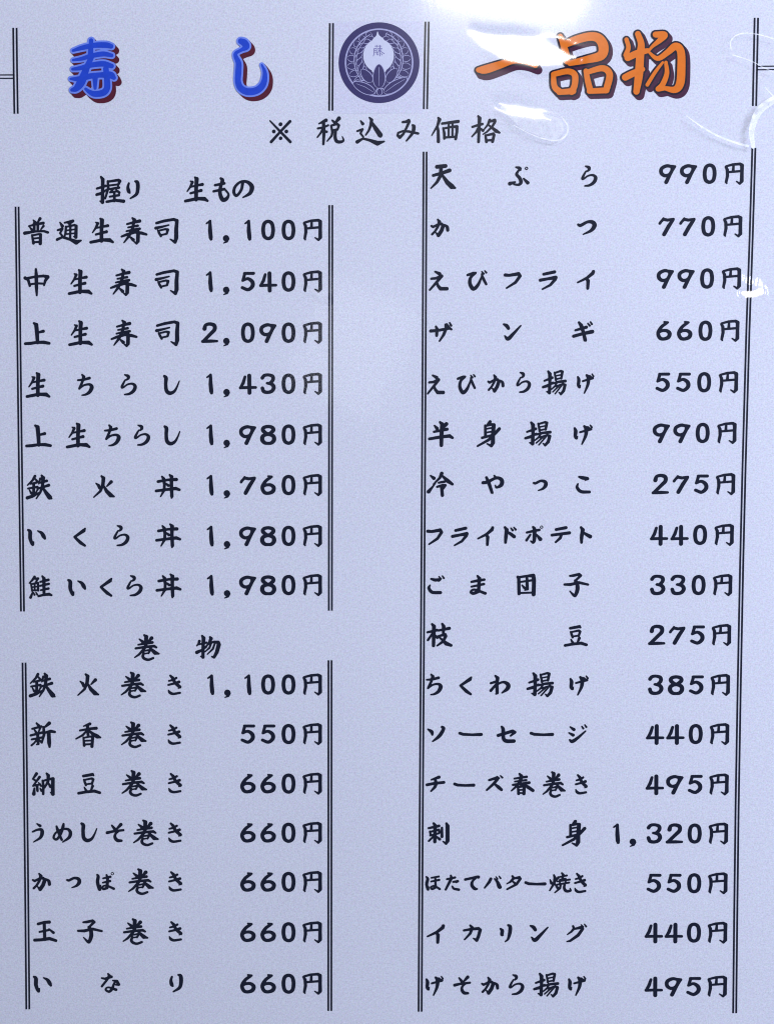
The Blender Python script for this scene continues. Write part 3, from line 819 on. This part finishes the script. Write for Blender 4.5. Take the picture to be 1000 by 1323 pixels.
CX, CY = 460, 470
full = (40, 50, 880, 890)
patch = link('crest_background', flat_quad_mesh('crest_background', *P(431, 147), *P(546.5, 27), M_PATCH), menu, (0, 0, 0.00003))
crest = link('crest', contour_mesh('crest', lambda X, Y: np.abs(np.hypot(X - CX, Y - CY) - 370) - 31, full, 4.0, vec_P((0, 0), CO, CS), M_PURPLE), menu, (0, 0, 0.00008))
crest['label'] = 'round purple crest of leaves around a pale blossom'
crest_mesh('crest_disc', lambda X, Y: np.hypot(X - CX, Y - CY) - 326, full, M_PURPLE, 0.0, crest)
# pale gaps between ring and disc
crest_mesh('crest_gap', lambda X, Y: np.abs(np.hypot(X - CX, Y - CY) - 332.5) - 7.5, full, M_PALE2, 0.00002, crest)


def smin(*a):
    return np.minimum.reduce(a)


def blossom(X, Y):
    d = np.hypot((X - 455) / 1.0, (Y - 400) / 1.08) - 152
    f, _ = field_fn(parse("445 165 8,446 190 20,448 212 40,450 238 76,452 275 132,454 330 200; 412 480 120,416 545 56; 500 480 120,502 542 56"))
    return np.minimum(d, f(X, Y))


crest_mesh('crest_blossom', blossom, (280, 140, 640, 620), M_PALE, 0.00003, crest)
# front leaf and its two neighbours
leaf_spec = "460 500 20,460 560 90,460 620 122,460 670 96,460 720 20"
lf, lbb = field_fn(parse(leaf_spec))


def leaf(x0, y0, x1, y1, wid):
    """pointed leaf from base to tip as a distance-like field"""
    L = math.hypot(x1 - x0, y1 - y0)
    ux, uy = (x1 - x0) / L, (y1 - y0) / L

    def f(X, Y):
        a = (X - x0) * ux + (Y - y0) * uy
        b = np.abs(-(X - x0) * uy + (Y - y0) * ux)
        t = np.clip(a / L, 0, 1)
        half = wid * np.sqrt(np.clip(np.sin(math.pi * t ** 0.9), 0, 1)) * (1 - 0.15 * t)
        out = np.where((a < 0) | (a > L), np.maximum(-a, a - L) + b, b - half)
        return out
    return f


def add_leaf(x0, y0, x1, y1, wid, z=0.00006):
    f = leaf(x0, y0, x1, y1, wid)
    pad = wid + 16
    bb = (min(x0, x1) - pad, min(y0, y1) - pad, max(x0, x1) + pad, max(y0, y1) + pad)
    edge = contour_mesh('leaf_edge', lambda X, Y: f(X, Y) - 7, bb, 4.0, vec_P((0, 0), CO, CS), M_PALE2)
    link('leaf_edge', edge, crest, (0, 0, z - 0.00001))
    crest_mesh('crest_leaf', f, bb, M_PURPLE, z, crest)


add_leaf(385, 660, 286, 540, 44, 0.00004)
add_leaf(540, 660, 634, 530, 44, 0.00004)
add_leaf(460, 722, 460, 488, 62, 0.00008)
add_leaf(412, 770, 205, 672, 50, 0.00007)
add_leaf(512, 768, 735, 628, 50, 0.00007)
add_leaf(465, 792, 465, 728, 24, 0.00009)
lines = ["460 700 3,460 520 5", "402 762 3,320 712 5,235 680 3", "522 762 3,620 690 5,715 636 3",
         # vines with veins, left and right
         "s 280 640 7,228 540 8,214 430 9,240 320 9,300 240 9,370 190 7", "s 640 610 7,684 520 8,696 420 9,668 300 9,600 220 9,530 180 7",
         "s 300 640 4,246 540 5,236 430 5,262 330 5,320 250 5", "s 622 600 4,664 520 5,674 420 5,646 310 5,580 240 5"]
garland = []
for sgn in (-1, 1):
    for a_ in range(-48, 76, 16):               # leaves outside and inside each vine, tips swept upward
        t0, t1 = math.radians(a_), math.radians(a_ + 9)
        q0 = (CX - 4 + sgn * 238 * math.cos(t0), CY - 36 - 244 * math.sin(t0))
        q1 = (CX + sgn * 318 * math.cos(t1), CY - 318 * math.sin(t1))
        garland.append((q0, q1, 33))
        t2 = math.radians(a_ + 12)
        q2 = (CX - 4 + sgn * 226 * math.cos(t0), CY - 36 - 232 * math.sin(t0))
        q3 = (CX - 6 + sgn * 164 * math.cos(t2), CY - 66 - 172 * math.sin(t2))
        garland.append((q2, q3, 24))
gfs = [leaf(q[0], q[1], r[0], r[1], w_) for q, r, w_ in garland]


def garland_lines(X, Y):
    # each leaf laid over the one before it
    out = np.full(X.shape, 99.0)
    for g_ in gfs:
        d_ = g_(X, Y)
        out = np.where(d_ < -3.5, 99.0, np.minimum(out, np.abs(d_) - 3.6))
    return np.maximum(out, np.hypot(X - CX, Y - CY) - 328)


crest_mesh('crest_garland', garland_lines, full, M_PALE2, 0.000022, crest, 3.0)
lines += ["300 632 7,400 650 7", "200 668 7,240 640 6,320 650 7", "530 650 7,640 618 7,740 622 7", "412 785 6,440 730 8,500 728 8,520 780 6"]
vf, vbb = field_fn(parse(';'.join(lines)))
crest_mesh('crest_vein', lambda X, Y: np.maximum(vf(X, Y), np.hypot(X - CX, Y - CY) - 330), full, M_PALE2, 0.000025, crest, 3.0)
mf, mbb = field_fn(parse(';'.join(lines[:3])))
crest_mesh('crest_vein', mf, mbb, M_PALE2, 0.00011, crest, 2.0)
cf, cbb = field_fn(parse("420 306 7,484 306 7; 436 296 7,436 318 7; 468 296 7,468 318 7; 412 330 8,410 390 7,402 404 6; 412 330 7,436 330 7,436 392 8; 414 348 6,434 348 6; 414 366 6,434 366 6; 448 328 7,490 328 7; 450 344 7,486 344 7; 470 322 8,462 352 7,444 374 7; 470 350 7,488 366 7,510 380 8; 468 360 8,468 404 8; 452 382 7,446 396 7; 482 378 7,490 394 7"))
crest_mesh('crest_character', cf, cbb, M_MAUVE, 0.00006, crest, 3.0)

# ---- film creases and glare, their shine painted as pale ribbons
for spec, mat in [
    ("s 884 152 .8,905 167 2,925 178 2.4,945 186 2.6,963 191 3", M_GLARE_FAINT),
    ("s 970 192 5,968 172 7,974 152 9,985 139 10,1004 127 8", M_GLARE_FAINT),
    ("s 970 190 3,969 172 4,976 152 5,988 139 5,1004 130 4", M_GLARE_FAINT),
    ("s 942 68 1,941 57 1.4,948 49 1.4,962 46 1.4,982 49 1.4,1004 56 1.2", M_GLARE_FAINT),
    ("s 944 74 1.6,960 79 1,972 84 1,985 91 1,1004 99 1", M_GLARE_FAINT),
    ("s 985 115 .8,993 124 1,1004 133 1", M_GLARE_FAINT),
    ("s 724 153 1.2,732 166 2,729 178 2.4,716 184 2,690 178 1.2,662 164 .8", M_GLARE_FAINT),
    ("650 142 8,680 158 26,712 168 30", M_GLARE_VERY_FAINT),
    ("s 404 376 .8,416 382 5,424 390 3", M_GLARE_VERY_FAINT),
]:
    o = sheet_poly('film_glare_streak', spec, mat, menu, 0.0018, 0.4)

# ------------------------------------------------------------------ surface the sheet lies on
m, n, l = new_mat('grey_laminate_top')
n['Principled BSDF'].inputs['Roughness'].default_value = 0.5
nz = n.new('ShaderNodeTexNoise'); nz.inputs['Scale'].default_value = 60; nz.inputs['Detail'].default_value = 5
cr = n.new('ShaderNodeValToRGB')
cr.color_ramp.elements[0].color = (0.30, 0.30, 0.32, 1); cr.color_ramp.elements[1].color = (0.38, 0.38, 0.40, 1)
l.new(nz.outputs['Fac'], cr.inputs[0]); l.new(cr.outputs[0], n['Principled BSDF'].inputs['Base Color'])
top = link('table_top', flat_quad_mesh('table_top', -0.5, -0.5, 0.5, 0.5, m, 0.02), None, (0, 0, -0.0006))
top['kind'] = 'structure'
